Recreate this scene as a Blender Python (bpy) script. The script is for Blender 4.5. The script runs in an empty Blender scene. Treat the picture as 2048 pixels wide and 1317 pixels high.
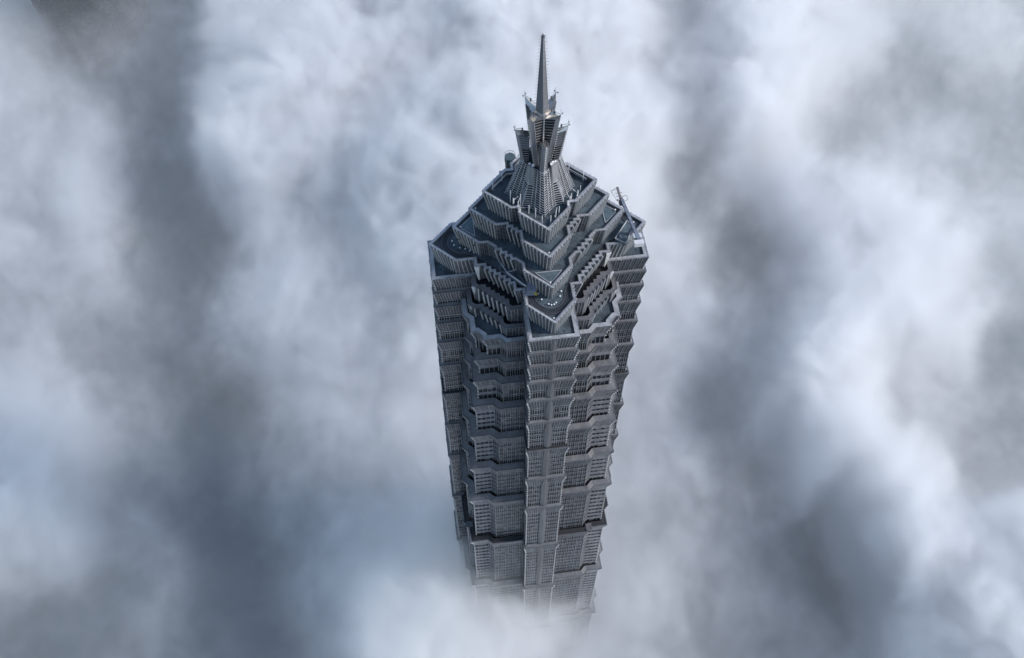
import bpy, bmesh, math, random
from mathutils import Vector, Matrix
random.seed(7)
C = bpy.context.scene.collection
SC = bpy.context.scene

# ------------------------------------------------------------------ camera
cam_d = bpy.data.cameras.new('camera'); cam = bpy.data.objects.new('camera', cam_d); C.objects.link(cam)
SC.camera = cam
PITCH, YAW = -0.9901, 0.1322
fw = Vector((math.sin(YAW)*math.cos(PITCH), math.cos(YAW)*math.cos(PITCH), math.sin(PITCH)))
rt = Vector((math.cos(YAW), -math.sin(YAW), 0)); up = rt.cross(fw)
cam.matrix_world = Matrix(((rt.x, up.x, -fw.x, -32.38), (rt.y, up.y, -fw.y, -183.87), (rt.z, up.z, -fw.z, 231.46), (0, 0, 0, 1)))
cam_d.sensor_width = 36; cam_d.lens = 34.61; cam_d.clip_end = 20000; cam_d.clip_start = 1

# ------------------------------------------------------------------ light
SUN_EL, SUN_AZ = math.radians(36), math.radians(108)     # azimuth clockwise from +Y
w = bpy.data.worlds.new('World'); SC.world = w; w.use_nodes = True
nt = w.node_tree; nt.nodes.clear()
sky = nt.nodes.new('ShaderNodeTexSky'); sky.sky_type = 'NISHITA'; sky.sun_disc = False
sky.sun_elevation = SUN_EL; sky.sun_rotation = SUN_AZ; sky.air_density = 1.25; sky.dust_density = 0.9; sky.ozone_density = 1.0
bg = nt.nodes.new('ShaderNodeBackground'); bg.inputs['Strength'].default_value = 0.135
wo = nt.nodes.new('ShaderNodeOutputWorld')
nt.links.new(sky.outputs[0], bg.inputs[0]); nt.links.new(bg.outputs[0], wo.inputs[0])
sd = bpy.data.lights.new('sun', 'SUN'); sun = bpy.data.objects.new('sun', sd); C.objects.link(sun)
sd.energy = 2.1; sd.angle = math.radians(9); sd.color = (1.0, 0.955, 0.935)
sdir = Vector((math.sin(SUN_AZ)*math.cos(SUN_EL), math.cos(SUN_AZ)*math.cos(SUN_EL), math.sin(SUN_EL)))
sun.rotation_euler = sdir.to_track_quat('Z', 'Y').to_euler()
SC.view_settings.view_transform = 'Standard'; SC.view_settings.look = 'None'
SC.view_settings.gamma = 1; SC.view_settings.use_curve_mapping = False
SC.view_settings.exposure = 0.58
cy = SC.cycles
cy.volume_bounces = 10; cy.max_bounces = 12; cy.diffuse_bounces = 3; cy.glossy_bounces = 2
cy.volume_step_rate = 3.2; cy.volume_max_steps = 512
cy.use_denoising = True
try: cy.denoiser = 'OPENIMAGEDENOISE'
except Exception: pass

# ------------------------------------------------------------------ materials
def mat(name, col, rough=0.5, metal=0.0, noise=0.0, nscale=0.6, spec=0.5, streak=False, bump=0.0):
    m = bpy.data.materials.new(name); m.use_nodes = True; n = m.node_tree.nodes; l = m.node_tree.links
    b = n['Principled BSDF']; b.inputs['Roughness'].default_value = rough; b.inputs['Metallic'].default_value = metal
    b.inputs['Specular IOR Level'].default_value = spec
    b.inputs['Base Color'].default_value = (*col, 1)
    if noise > 0:
        tc = n.new('ShaderNodeTexCoord'); mp = n.new('ShaderNodeMapping'); tx = n.new('ShaderNodeTexNoise')
        tx.inputs['Scale'].default_value = nscale; tx.inputs['Detail'].default_value = 5; tx.inputs['Roughness'].default_value = 0.65
        if streak: mp.inputs['Scale'].default_value = (1, 1, 0.12)
        rp = n.new('ShaderNodeMapRange'); rp.inputs[1].default_value = 0.3; rp.inputs[2].default_value = 0.7
        rp.inputs[3].default_value = 1 - noise; rp.inputs[4].default_value = 1 + noise
        vm = n.new('ShaderNodeVectorMath'); vm.operation = 'SCALE'; vm.inputs[0].default_value = col
        l.new(tc.outputs['Object'], mp.inputs[0]); l.new(mp.outputs[0], tx.inputs['Vector'])
        l.new(tx.outputs['Fac'], rp.inputs[0]); l.new(rp.outputs[0], vm.inputs['Scale']); l.new(vm.outputs[0], b.inputs['Base Color'])
        rr = n.new('ShaderNodeMapRange'); rr.inputs[3].default_value = max(0.05, rough-0.12); rr.inputs[4].default_value = min(1, rough+0.15)
        l.new(tx.outputs['Fac'], rr.inputs[0]); l.new(rr.outputs[0], b.inputs['Roughness'])
    return m
M = {}
M['metal']  = mat('brushed_steel', (0.15, 0.152, 0.165), 0.42, 0.45, 0.3, 0.3, streak=True)
M['rib']    = mat('rib_steel', (0.32, 0.325, 0.345), 0.34, 0.5, 0.28, 0.4, streak=True)
M['cope']   = mat('coping_steel', (0.38, 0.39, 0.41), 0.5, 0.15, 0.28, 0.35)
M['ledge']  = mat('ledge_sheet', (0.12, 0.122, 0.13), 0.55, 0.15, 0.35, 0.3)
M['glass']  = mat('dark_glass', (0.009, 0.012, 0.017), 0.25, 0.0, 0.6, 0.3, 0.3)
M['blind']  = mat('window_blind', (0.11, 0.115, 0.125), 0.35, 0, 0.5, 0.4)
M['petal_face'] = mat('petal_sheet', (0.27, 0.275, 0.295), 0.35, 0.4, 0.25, 0.5, streak=True)
M['dark']   = mat('dark_and_shade', (0.012, 0.013, 0.016), 0.8)  # near-black parts, and shade painted into open gaps and voids
M['fin'] = mat('fin_steel', (0.66, 0.67, 0.69), 0.3, 0.4, 0.25, 0.7, streak=True)
M['white']  = mat('white_panel', (0.62, 0.62, 0.63), 0.4, 0.1, 0.12, 0.5)
M['track']  = mat('roof_rail_bitumen', (0.022, 0.027, 0.035), 0.8, 0, 0.4, 0.6)
M['rail']   = mat('rail_steel', (0.12, 0.12, 0.13), 0.5, 0.5)
M['pole']   = mat('white_pole', (0.8, 0.8, 0.8), 0.4)
M['petal']  = mat('polished_steel', (0.5, 0.48, 0.46), 0.22, 0.85, 0.15, 0.8)
M['spire']  = mat('spire_steel', (0.16, 0.17, 0.20), 0.4, 0.4, 0.15, 0.5, streak=True)
M['bead']   = mat('stud_white', (0.75, 0.75, 0.76), 0.35)
M['stud']   = mat('stud_grey', (0.16, 0.16, 0.17), 0.5)
M['crane']  = mat('crane_paint', (0.17, 0.195, 0.25), 0.5, 0.1, 0.3, 0.5)
M['tray']   = mat('crane_tray', (0.085, 0.12, 0.135), 0.6, 0.1, 0.35, 0.4)
M['yellow'] = mat('yellow_paint', (0.30, 0.27, 0.07), 0.5, 0, 0.2)
def deck_mat():
    m = mat('roof_deck_tiles', (0.085, 0.105, 0.12), 0.85, 0)
    n = m.node_tree.nodes; l = m.node_tree.links; b = n['Principled BSDF']
    tc = n.new('ShaderNodeTexCoord'); mp = n.new('ShaderNodeMapping'); mp.inputs['Rotation'].default_value = (0, 0, math.radians(45))
    br = n.new('ShaderNodeTexBrick'); br.offset = 0; br.inputs['Scale'].default_value = 1; br.inputs['Mortar Size'].default_value = 0.03
    br.inputs['Brick Width'].default_value = 1.2; br.inputs['Row Height'].default_value = 1.2
    br.inputs['Color1'].default_value = (0.06, 0.080, 0.094, 1); br.inputs['Color2'].default_value = (0.045, 0.064, 0.078, 1); br.inputs['Mortar'].default_value = (0.018, 0.024, 0.03, 1)
    nz = n.new('ShaderNodeTexNoise'); nz.inputs['Scale'].default_value = 0.25; nz.inputs['Detail'].default_value = 6; nz.inputs['Roughness'].default_value = 0.7
    rp = n.new('ShaderNodeMapRange'); rp.inputs[1].default_value = .3; rp.inputs[2].default_value = .7; rp.inputs[3].default_value = .45; rp.inputs[4].default_value = 1.7
    vm = n.new('ShaderNodeVectorMath'); vm.operation = 'SCALE'
    l.new(tc.outputs['Object'], mp.inputs[0]); l.new(mp.outputs[0], br.inputs['Vector']); l.new(tc.outputs['Object'], nz.inputs['Vector'])
    l.new(nz.outputs['Fac'], rp.inputs[0]); l.new(br.outputs['Color'], vm.inputs[0]); l.new(rp.outputs[0], vm.inputs['Scale']); l.new(vm.outputs[0], b.inputs['Base Color'])
    return m
M['deck'] = deck_mat()

# ------------------------------------------------------------------ helpers
class MB:
    def __init__(s): s.v = []; s.f = []
    def quad(s, a, b, c, d):
        i = len(s.v); s.v += [tuple(a), tuple(b), tuple(c), tuple(d)]; s.f.append((i, i+1, i+2, i+3))
    def tri(s, a, b, c):
        i = len(s.v); s.v += [tuple(a), tuple(b), tuple(c)]; s.f.append((i, i+1, i+2))
    def hexa(s, p):            # 8 points: 0-3 one end, 4-7 other end, same order
        i = len(s.v); s.v += [tuple(q) for q in p]
        for f in ((0, 1, 2, 3), (7, 6, 5, 4), (0, 4, 5, 1), (1, 5, 6, 2), (2, 6, 7, 3), (3, 7, 4, 0)):
            s.f.append(tuple(i+k for k in f))
    def bar(s, a, b, u, v):    # box from a to b with half-vectors u, v
        a = Vector(a); b = Vector(b); u = Vector(u); v = Vector(v)
        s.hexa([a-u-v, a+u-v, a+u+v, a-u+v, b-u-v, b+u-v, b+u+v, b-u+v])
    def box(s, x0, x1, y0, y1, z0, z1):
        s.hexa([(x0, y0, z0), (x1, y0, z0), (x1, y1, z0), (x0, y1, z0), (x0, y0, z1), (x1, y0, z1), (x1, y1, z1), (x0, y1, z1)])
    def tube(s, a, b, r0, r1=None, n=6, cap=True):
        r1 = r0 if r1 is None else r1
        a = Vector(a); b = Vector(b); d = (b-a).normalized()
        u = d.orthogonal().normalized(); v = d.cross(u); i = len(s.v)
        for k in range(n):
            t = 2*math.pi*k/n; o = u*math.cos(t)+v*math.sin(t); s.v.append(tuple(a+o*r0)); s.v.append(tuple(b+o*r1))
        for k in range(n):
            j = (k+1) % n; s.f.append((i+2*k, i+2*j, i+2*j+1, i+2*k+1))
        if cap:
            s.f.append(tuple(i+2*k for k in reversed(range(n)))); s.f.append(tuple(i+2*k+1 for k in range(n)))
    def octa(s, c, r, rz=None):
        rz = rz or r; x, y, z = c; i = len(s.v)
        s.v += [(x+r, y, z), (x, y+r, z), (x-r, y, z), (x, y-r, z), (x, y, z+rz), (x, y, z-rz)]
        for a, b in ((0, 1), (1, 2), (2, 3), (3, 0)): s.f.append((i+a, i+b, i+4)); s.f.append((i+b, i+a, i+5))
    def ngon(s, pts):
        i = len(s.v); s.v += [tuple(p) for p in pts]; s.f.append(tuple(range(i, i+len(pts))))
    def mesh(s, name):
        me = bpy.data.meshes.new(name); me.from_pydata(s.v, [], s.f); me.update(); return me
def put(name, mb, m, parent=None, kind=None, label=None):
    me = mb.mesh(name) if isinstance(mb, MB) else mb
    if m is not None and not me.materials: me.materials.append(M[m] if isinstance(m, str) else m)
    o = bpy.data.objects.new(name, me); C.objects.link(o)
    if parent is not None: o.parent = parent
    if kind: o['kind'] = kind
    if label: o['label'] = label
    return o
def thing(name, label, cat, loc=(0, 0, 0), rz=0, group=None):
    o = bpy.data.objects.new(name, None); C.objects.link(o); o.location = loc; o.rotation_euler = (0, 0, rz)
    o['label'] = label; o['category'] = cat
    if group: o['group'] = group
    return o
def tag(o, label, cat, group=None):
    o['label'] = label; o['category'] = cat
    if group: o['group'] = group
    return o
def dup(o, parent, rz=None, loc=None):
    c = o.copy(); C.objects.link(c); c.parent = parent
    if rz is not None: c.rotation_euler = (0, 0, rz)
    if loc is not None: c.location = loc
    for ch in list(o.children):
        if ch is c: continue
        d = ch.copy(); C.objects.link(d); d.parent = c
        for g in ch.children:
            e = g.copy(); C.objects.link(e); e.parent = d
    return c
def V2(p): return Vector((p[0], p[1]))
def inset(P, d, closed=True):
    """inward offset of a counter-clockwise polygon (or open chain) with mitred corners"""
    n = len(P); out = []
    for i in range(n):
        p = V2(P[i])
        a = V2(P[i-1]) if (closed or i > 0) else None
        b = V2(P[(i+1) % n]) if (closed or i < n-1) else None
        e1 = (p-a).normalized() if a is not None else None
        e2 = (b-p).normalized() if b is not None else None
        if e1 is None: e1 = e2
        if e2 is None: e2 = e1
        n1 = Vector((-e1.y, e1.x)); n2 = Vector((-e2.y, e2.x)); m = n1+n2
        if m.length < 1e-6: m = n1.copy()
        m.normalize(); k = d/max(0.35, m.dot(n1)); q = p+m*k; out.append((q.x, q.y))
    return out
def lerp(a, b, t): return tuple(a[i]*(1-t)+b[i]*t for i in range(len(a)))
def sub(a, b): return Vector((a[0]-b[0], a[1]-b[1], 0))

# facade facet on the line p0-p1 (top, outward normal to the right of p0->p1), q0-q1 (foot)
def facet(A, p0, p1, q0, q1, zt, zb, hf, style, endrib=True):
    P0, P1 = (*p0, zt), (*p1, zt); zf = zt-hf
    Q0, Q1 = (*q0, zf), (*q1, zf)
    e = sub(p1, p0); L = e.length
    if L < 0.15: return
    e.normalize(); n = Vector((e.y, -e.x, 0))
    A['glass'].quad(P0, Q0, Q1, P1)
    if zb < zf-0.05: A['glass'].quad(Q0, (*q0, zb), (*q1, zb), Q1)
    pitch, rw, rd, thin = {'rib': (1.7, .085, .32, 1), 'tier': (1.22, .13, .40, 0), 'grid': (0.95, .085, .2, 0), 'slat': (1.75, .07, .16, 0), 'stair': (9, .1, .2, 0), 'fine': (0.95, .07, .16, 0), 'louv': (.61, .035, .1, 0)}[style]
    k = max(1, round(L/pitch))
    for i in range(k+1):
        if not endrib and i in (0, k): continue
        t = min(max(i/k, .12/L), 1-.12/L)
        a = Vector(lerp(P0, P1, t)); b = Vector(lerp(Q0, Q1, t)); c = Vector((b.x, b.y, zb))
        A['rib'].bar(a+n*rd*.5, b+n*rd*.5, e*rw, n*rd*.5)
        if zb < zf-0.05: A['rib'].bar(b+n*rd*.5, c+n*rd*.5, e*rw, n*rd*.5)
        if thin and i < k:
            t2 = (i+.5)/k
            a = Vector(lerp(P0, P1, t2)); b = Vector(lerp(Q0, Q1, t2)); c = Vector((b.x, b.y, zb))
            A['rib'].bar(a+n*.1, b+n*.1, e*.06, n*.1)
            if zb < zf-0.05: A['rib'].bar(b+n*.1, c+n*.1, e*.06, n*.1)
    # louvres on the flare
    sp = 0.72 if style != 'slat' else .95
    m = max(2, int(hf/sp))
    for j in range(m):
        t = (j+.6)/m
        a = Vector(lerp(P0, Q0, t)); b = Vector(lerp(P1, Q1, t))
        dd = .05 if style != 'slat' else .09
        A['louvre'].bar(a+n*dd, b+n*dd, n*dd, (0, 0, .075 if style != 'slat' else .1))
    # floors on the shaft
    H = zf-zb
    if H > 1.0:
        nf = max(1, round(H/3.6)); fh = H/nf
        for j in range(nf):
            z0 = zf-j*fh
            for dz, hh, dd in ((0.0, .17, .10), (1.15, .09, .07)) if style != 'slat' else ((0.0, .2, .16), (0.95, .13, .12), (1.5, .07, .08)):
                z = z0-dz-.1
                A['louvre'].bar(Vector((*q0, z))+n*dd, Vector((*q1, z))+n*dd, n*dd, (0, 0, hh))
            for i in range(k):
                if random.random() < .2:
                    ta, tb = (i+.12)/k, (i+.88)/k; za = z0-1.35; zb2 = za-(fh-1.6)*random.choice((.35, .6, 1))
                    if zb2 < za-.2:
                        o_ = (n.x*.03, n.y*.03); qa, qb = lerp(q0, q1, ta), lerp(q0, q1, tb)
                        A['blind'].quad((qa[0]+o_[0], qa[1]+o_[1], za), (qa[0]+o_[0], qa[1]+o_[1], zb2), (qb[0]+o_[0], qb[1]+o_[1], zb2), (qb[0]+o_[0], qb[1]+o_[1], za))
            if style == 'slat':
                A['panel'].quad((q0[0]+n.x*.08, q0[1]+n.y*.08, z0-.1), (q0[0]+n.x*.08, q0[1]+n.y*.08, z0-1.05), (q1[0]+n.x*.08, q1[1]+n.y*.08, z0-1.05), (q1[0]+n.x*.08, q1[1]+n.y*.08, z0-.1))
def corner_beads(A, p, q, zt, zf, zb, r=.2, step=1.5):
    P = Vector((*p, zt)); Q = Vector((*q, zf)); B = Vector((*q, zb))
    d = (Vector((p[0], p[1], 0))-Vector((q[0], q[1], 0)))
    o = d.normalized()*.22 if d.length > .01 else Vector((0, 0, 0))
    A['rib'].tube(P+o*.5, Q+o*.5, .13, n=4); 
    if zb < zf-.1: A['rib'].tube(Q+o*.5, B+o*.5, .13, n=4)
    L = (P-Q).length; n = max(1, int(L/step))
    for i in range(n): A['stud'].octa(P.lerp(Q, (i+.4)/n)+o*1.6, r)
    if zb < zf-.1:
        n = max(1, int((zf-zb)/(step*1.3)))
        for i in range(n): A['stud'].octa(Q.lerp(B, (i+.4)/n)+o*1.6, r)
def corner_fins(A, P, Q, zt, zb, part):
    n = len(P)
    for i in range(n):
        a, b, c = P[i-1], P[i], P[(i+1) % n]
        if math.dist(a, b) > 2.9 or math.dist(b, c) > 2.9 or i == 0: continue
        e0, e1 = sub(b, a), sub(c, b)
        if e0.x*e1.y-e0.y*e1.x <= 0: continue
        m = MB(); o = (sub(b, Q[i])).normalized()*.1
        m.bar(Vector((*b, zt-.25))+o, Vector((*Q[i], zb))+o, (.13, 0, 0), (0, .2, 0)); put('fin', m, 'fin', part)
def newA(): return {k: MB() for k in ('glass', 'rib', 'louvre', 'stud', 'panel', 'blind')}
def flush(A, part, ribkind='stuff'):
    """ribs, louvres, studs, spandrels as sub-parts of a part"""
    if A['rib'].f: put('rib', A['rib'], 'rib', part, 'stuff')
    if A['louvre'].f: put('louvre', A['louvre'], 'rib', part, 'stuff')
    if A['stud'].f: put('edge_stud', A['stud'], 'bead', part, 'stuff')
    if A['blind'].f: put('window_blind', A['blind'], 'blind', part, 'stuff')
    if A['panel'].f: put('spandrel', A['panel'], 'metal', part, 'stuff')
def coping(P, z, wdt, part, closed=True, plen=2.5, single=True, drop=.12, th=.3):
    Q = inset(P, wdt, closed); n = len(P); rng = range(n) if closed else range(n-1); J = MB()
    for i in rng:
        p0, p1, q0, q1 = P[i], P[(i+1) % n], Q[i], Q[(i+1) % n]
        L = sub(p1, p0).length; k = max(1, round(L/plen))
        for j in range(k):
            g = .04/max(L, .1)
            a, b = j/k+(g if j else 0), (j+1)/k-(g if j < k-1 else 0)
            zz = z+random.uniform(-.012, .012)
            A0, A1, B0, B1 = lerp(p0, p1, a), lerp(p0, p1, b), lerp(q0, q1, a), lerp(q0, q1, b)
            m = MB() if single and L > 1.6 else J
            m.hexa([(*A0, zz-th), (*B0, zz-th-drop), (*B0, zz-drop), (*A0, zz), (*A1, zz-th), (*B1, zz-th-drop), (*B1, zz-drop), (*A1, zz)])
            if m is not J: put('coping_panel', m, 'cope', part)
    if J.f: put('coping_strip', J, 'cope', part, 'stuff')
def rot90(P, k):
    c, s = [(1, 0), (0, 1), (-1, 0), (0, -1)][k % 4]
    return [(c*x-s*y, s*x+c*y) for x, y in P]
def full(Qd):
    """quadrant chain given as (u,v) from the near arm (0,v) to the right arm (u,0): -> closed CCW polygon"""
    ch = [(u, -v) for u, v in Qd]           # near arm (0,-v) -> right arm (u,0): counter-clockwise seen from above
    out = []
    for k in range(4): out += rot90(ch[:-1], k)
    return out
def sym(h, mid=None):
    return h + ([mid] if mid else []) + [(v, u) for u, v in reversed(h)]
def stairs(a, b, n):
    """from a=(u0,v0) to b=(u1,v1): n steps, each going down in v first then out in u"""
    out = [a]; u, v = a; du, dv = (b[0]-a[0])/n, (b[1]-a[1])/n
    for i in range(n):
        v += dv; out.append((u, v)); u += du; out.append((u, v))
    return out
# ------------------------------------------------------------------ the tower
# heights in metres, z = 0 at the parapet of the widest roof tier (about 355 m above the street)
GROUND = -362.0
Z = [-7.96, -15.14, -22.67, -31.91, -43.3, -58.0, -77.7, -101.1, -127.5, -167.5, -218.5, -282.0]
tower = thing('skyscraper', 'tall silver setback tower with stepped crown and spire rising out of the clouds', 'skyscraper', (0, 0, GROUND))
root = tower

def rel(o): o.location = (o.location[0], o.location[1], o.location[2]-GROUND); return o     # children keep the heights above

def panel_strip(P, Q, zo, zi, part, pitch=1.7, gap=.05, dark=False, closed=False):
    m = MB(); u = MB(); n = len(P)
    for i in range(n if closed else n-1):
        p0, p1, q0, q1 = P[i], P[(i+1) % n], Q[i], Q[(i+1) % n]
        L = sub(p1, p0).length
        if L < .05: continue
        k = max(1, round(L/pitch))
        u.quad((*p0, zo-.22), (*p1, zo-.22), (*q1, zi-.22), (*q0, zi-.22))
        for j in range(k):
            a, b = (j+gap/2/(L/k))/k, (j+1-gap/2/(L/k))/k
            jz = random.uniform(-.015, .03)
            A0, A1, B0, B1 = lerp(p0, p1, a), lerp(p0, p1, b), lerp(q0, q1, a), lerp(q0, q1, b)
            m.hexa([(*A0, zo-.16), (*B0, zi-.16), (*B0, zi+jz), (*A0, zo+jz), (*A1, zo-.16), (*B1, zi-.16), (*B1, zi+jz), (*A1, zo+jz)])
    if dark:
        put('slot_shade', u, 'dark', part)  # closed dark sheet, paints the shade of an open storey
    else:
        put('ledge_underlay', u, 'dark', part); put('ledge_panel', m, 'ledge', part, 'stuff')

def bay(P, zt, zb, F, hf, styles, ledge=None, dark=False, cope=False, closed=False, beads=(), name='bay', lip=True):
    """one storey group along the chain P: returns the part"""
    A = newA(); Q = inset(P, F, closed); n = len(P)
    for i in range(n if closed else n-1):
        s = styles[i % len(styles)] if isinstance(styles, (list, tuple)) else styles
        facet(A, P[i], P[(i+1) % n], Q[i], Q[(i+1) % n], zt, zb, hf, s)
    for i in beads: corner_beads(A, P[i], Q[i], zt, zt-hf, zb)
    part = put(name, A['glass'], 'glass', root)
    flush(A, part)
    if ledge:
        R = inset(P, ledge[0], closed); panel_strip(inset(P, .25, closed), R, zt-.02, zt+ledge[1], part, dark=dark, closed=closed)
    if lip:
        m = MB(); I = inset(P, .3, closed); O = inset(P, -.12, closed)
        for i in range(n if closed else n-1):
            j = (i+1) % n
            m.hexa([(*O[i], zt-.22), (*I[i], zt-.22), (*I[i], zt+.04), (*O[i], zt+.04), (*O[j], zt-.22), (*I[j], zt-.22), (*I[j], zt+.04), (*O[j], zt+.04)])
        put('parapet_lip', m, 'metal', part)
    if cope: coping(P, zt+.06, 1.05, part, closed)
    return part
def deck(P, z, part, m='deck', name='roof_deck'):
    d = MB(); d.ngon([(*p, z) for p in P]); return put(name, d, m, part)
def x4(part):
    rel(part)
    for k in (1, 2, 3): dup(part, root, rz=k*math.pi/2)

# --- body of the shaft (one wing between two corner bays, four times) and corner bays
W = 7.5
def body_c(i): return 20.15+.75*i+.03*i*i
def body_chain(i):
    c = body_c(i)
    if i == 2: return [(7.0, 24.9), (13.2, 24.9), (14.9, 23.1), (19.9, 23.1), (19.9, 21.5), (21.5, 19.9), (23.1, 19.9), (23.1, 14.9), (24.9, 13.2), (24.9, 7.0)]
    return [(7.0, c+2), (c-9, c+2), (c-7, c), (c, c), (c, c-7), (c+2, c-9), (c+2, 7.0)]
def chain(uv): return [(u, -v) for u, v in uv]
for i in range(0, 12):
    D = 33.19+.03*i+.02*i*i
    wv = W-.02*i
    zt = Z[i]; zb = (Z[i+1]+.55) if i < 11 else GROUND
    yin = 18 if i < 2 else body_c(i)+.6
    P = [(-wv, -yin), (-wv, -D), (wv, -D), (wv, -yin)]
    hf = min(zt-zb-.1, 6.2)
    part = bay(P, zt, zb, .95, hf, ['rib', 'grid', 'rib'], ledge=(1.3, .62) if i else None, dark=(i in (6,)), beads=(1, 2), name='corner_bay')
    # smooth folded pier up the middle of the corner bay
    m = MB(); f = .95
    y0 = -D-.02; y1 = -(D-f)-.05
    top = [(-.35, y0-.1, zt-.05), (0, y0-.35, zt-.05), (.35, y0-.1, zt-.05)]
    mid = [(-1.3, y1-.3, zt-hf), (0, y1-.75, zt-hf), (1.3, y1-.3, zt-hf)]
    bot = [(-1.3, y1-.3, zb+.3), (0, y1-.75, zb), (1.3, y1-.3, zb+.3)]
    for a, b in ((top, mid), (mid, bot)):
        m.quad(a[0], a[1], b[1], b[0]); m.quad(a[1], a[2], b[2], b[1])
        m.quad((a[0][0], a[0][1]+.5, a[0][2]), a[0], b[0], (b[0][0], b[0][1]+.5, b[0][2])); m.quad(a[2], (a[2][0], a[2][1]+.5, a[2][2]), (b[2][0], b[2][1]+.5, b[2][2]), b[2])
    put('centre_pier', m, 'metal', part)
    if i == 0:
        coping([(-wv, -16), (-wv, -D), (wv, -D), (wv, -16)], zt+.06, 1.25, part, closed=False, plen=1.9)
        deck([(-wv+.5, -12), (-wv+.5, -D+.5), (wv-.5, -D+.5), (wv-.5, -12)], zt-.75, part)
    x4(part)
for i in range(2, 12):
    P = chain(body_chain(i)); zt = -19.93 if i == 2 else Z[i]
    zb = (Z[i+1]+.6) if i < 11 else GROUND
    st = ['rib', 'fine', 'slat', 'slat', 'fine', 'rib'] if i != 2 else ['rib', 'fine', 'slat', 'stair', 'fine', 'stair', 'slat', 'fine', 'rib']
    part = bay(P, zt, zb, 1.45, min(zt-zb-.1, 6.0), st, ledge=(2.2, .65) if i != 2 else None, dark=(i in (9,)), beads=(3,) if i != 2 else (3, 6), name='wing_bay')
    if i == 2: coping(P, zt+.06, 1.5, part, closed=False, plen=2.2)
    if i == 9:     # louvred blind corner over part of the open storey
        m = MB(); c = body_c(i); m.box(c-9.3, c-6.7, -c-1.4, -c+1.6, zt-.3, zt+.5); put('ledge_cover', m, 'ledge', part)
    x4(part)
deckpart = deck(inset(full([(0, 24.9), (13.2, 24.9), (14.9, 23.1), (19.9, 23.1), (19.9, 21.5), (21.5, 19.9), (23.1, 19.9), (23.1, 14.9), (24.9, 13.2), (24.9, 0)]), .8), -20.9, root); rel(deckpart)

# --- serrated terraces below the widest tier
rows = [(-8.0, -16.2, [(7.0, 21.3), (11.1, 21.3), (12.4, 19.8)]+stairs((12.4, 18.6), (18.6, 12.4), 5)+[(19.8, 12.4), (21.3, 11.1), (21.3, 7.0)]),
        (-15.1, -20.9, [(7.0, 23.0), (12.8, 23.0), (14.4, 21.3)]+stairs((14.4, 19.6), (19.6, 14.4), 4)+[(21.3, 14.4), (23.0, 12.8), (23.0, 7.0)])]
def ustairs(a, b, n):
    out = [a]; u, v = a; du, dv = (b[0]-a[0])/n, (b[1]-a[1])/n
    for i in range(n):
        u += du; out.append((u, v)); v += dv; out.append((u, v))
    return out
rows = [(-8.0, -16.2, [(7.0, 21.3), (11.1, 21.3), (12.4, 19.8)]+ustairs((12.4, 18.6), (18.6, 12.4), 5)+[(19.8, 12.4), (21.3, 11.1), (21.3, 7.0)]),
        (-15.1, -20.9, [(7.0, 23.0), (12.8, 23.0), (14.4, 21.3)]+ustairs((14.4, 19.6), (19.6, 14.4), 4)+[(21.3, 14.4), (23.0, 12.8), (23.0, 7.0)])]
def cheeks(part, pts, zt, zb):
    """smooth pale cheek panels that close the ends of a serrated row"""
    for (x, y, a) in pts:
        m = MB(); c, s = math.cos(a), math.sin(a); t = Vector((c, s, 0)); n = Vector((s, -c, 0))
        o = Vector((x, y, 0))+n*.5
        p = [o-t*1.0, o+t*.9, o+t*.35, o-t*.05]
        m.hexa([(p[0].x, p[0].y, zt-.2), (p[1].x, p[1].y, zt-.2), (p[2].x-n.x*.9, p[2].y-n.y*.9, zb), (p[3].x-n.x*.9, p[3].y-n.y*.9, zb)] +
               [(q.x-n.x*.2, q.y-n.y*.2, z) for q, z in ((p[0], zt-.2), (p[1], zt-.2))] + [(q.x-n.x*1.1, q.y-n.y*1.1, zb) for q in (p[2], p[3])])
        put('cheek_panel', m, 'white', part)
for zt, zb, uv in rows:
    P = chain(uv); ns = len(P)-1
    st = ['rib', 'fine']+['stair']*(ns-4)+['fine', 'rib']
    part = bay(P, zt, zb, .75, zt-zb-.1, st, name='serrated_terrace', lip=True)
    corner_fins(None, P[1:-1], inset(P, .75, False)[1:-1], zt, zb, part)
    I = inset(P, 1.25, False); panel_strip(inset(P, .3, False), I, zt+.05, zt+.12, part, pitch=1.3)
    x4(part)
dk = deck(full([(0, 20.6), (10.8, 20.6), (20.6, 10.8), (20.6, 0)]), -9.4, root, 'dark', 'roof_deck'); rel(dk)  # dark sheet paints the shade in the gap below the widest tier

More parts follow.
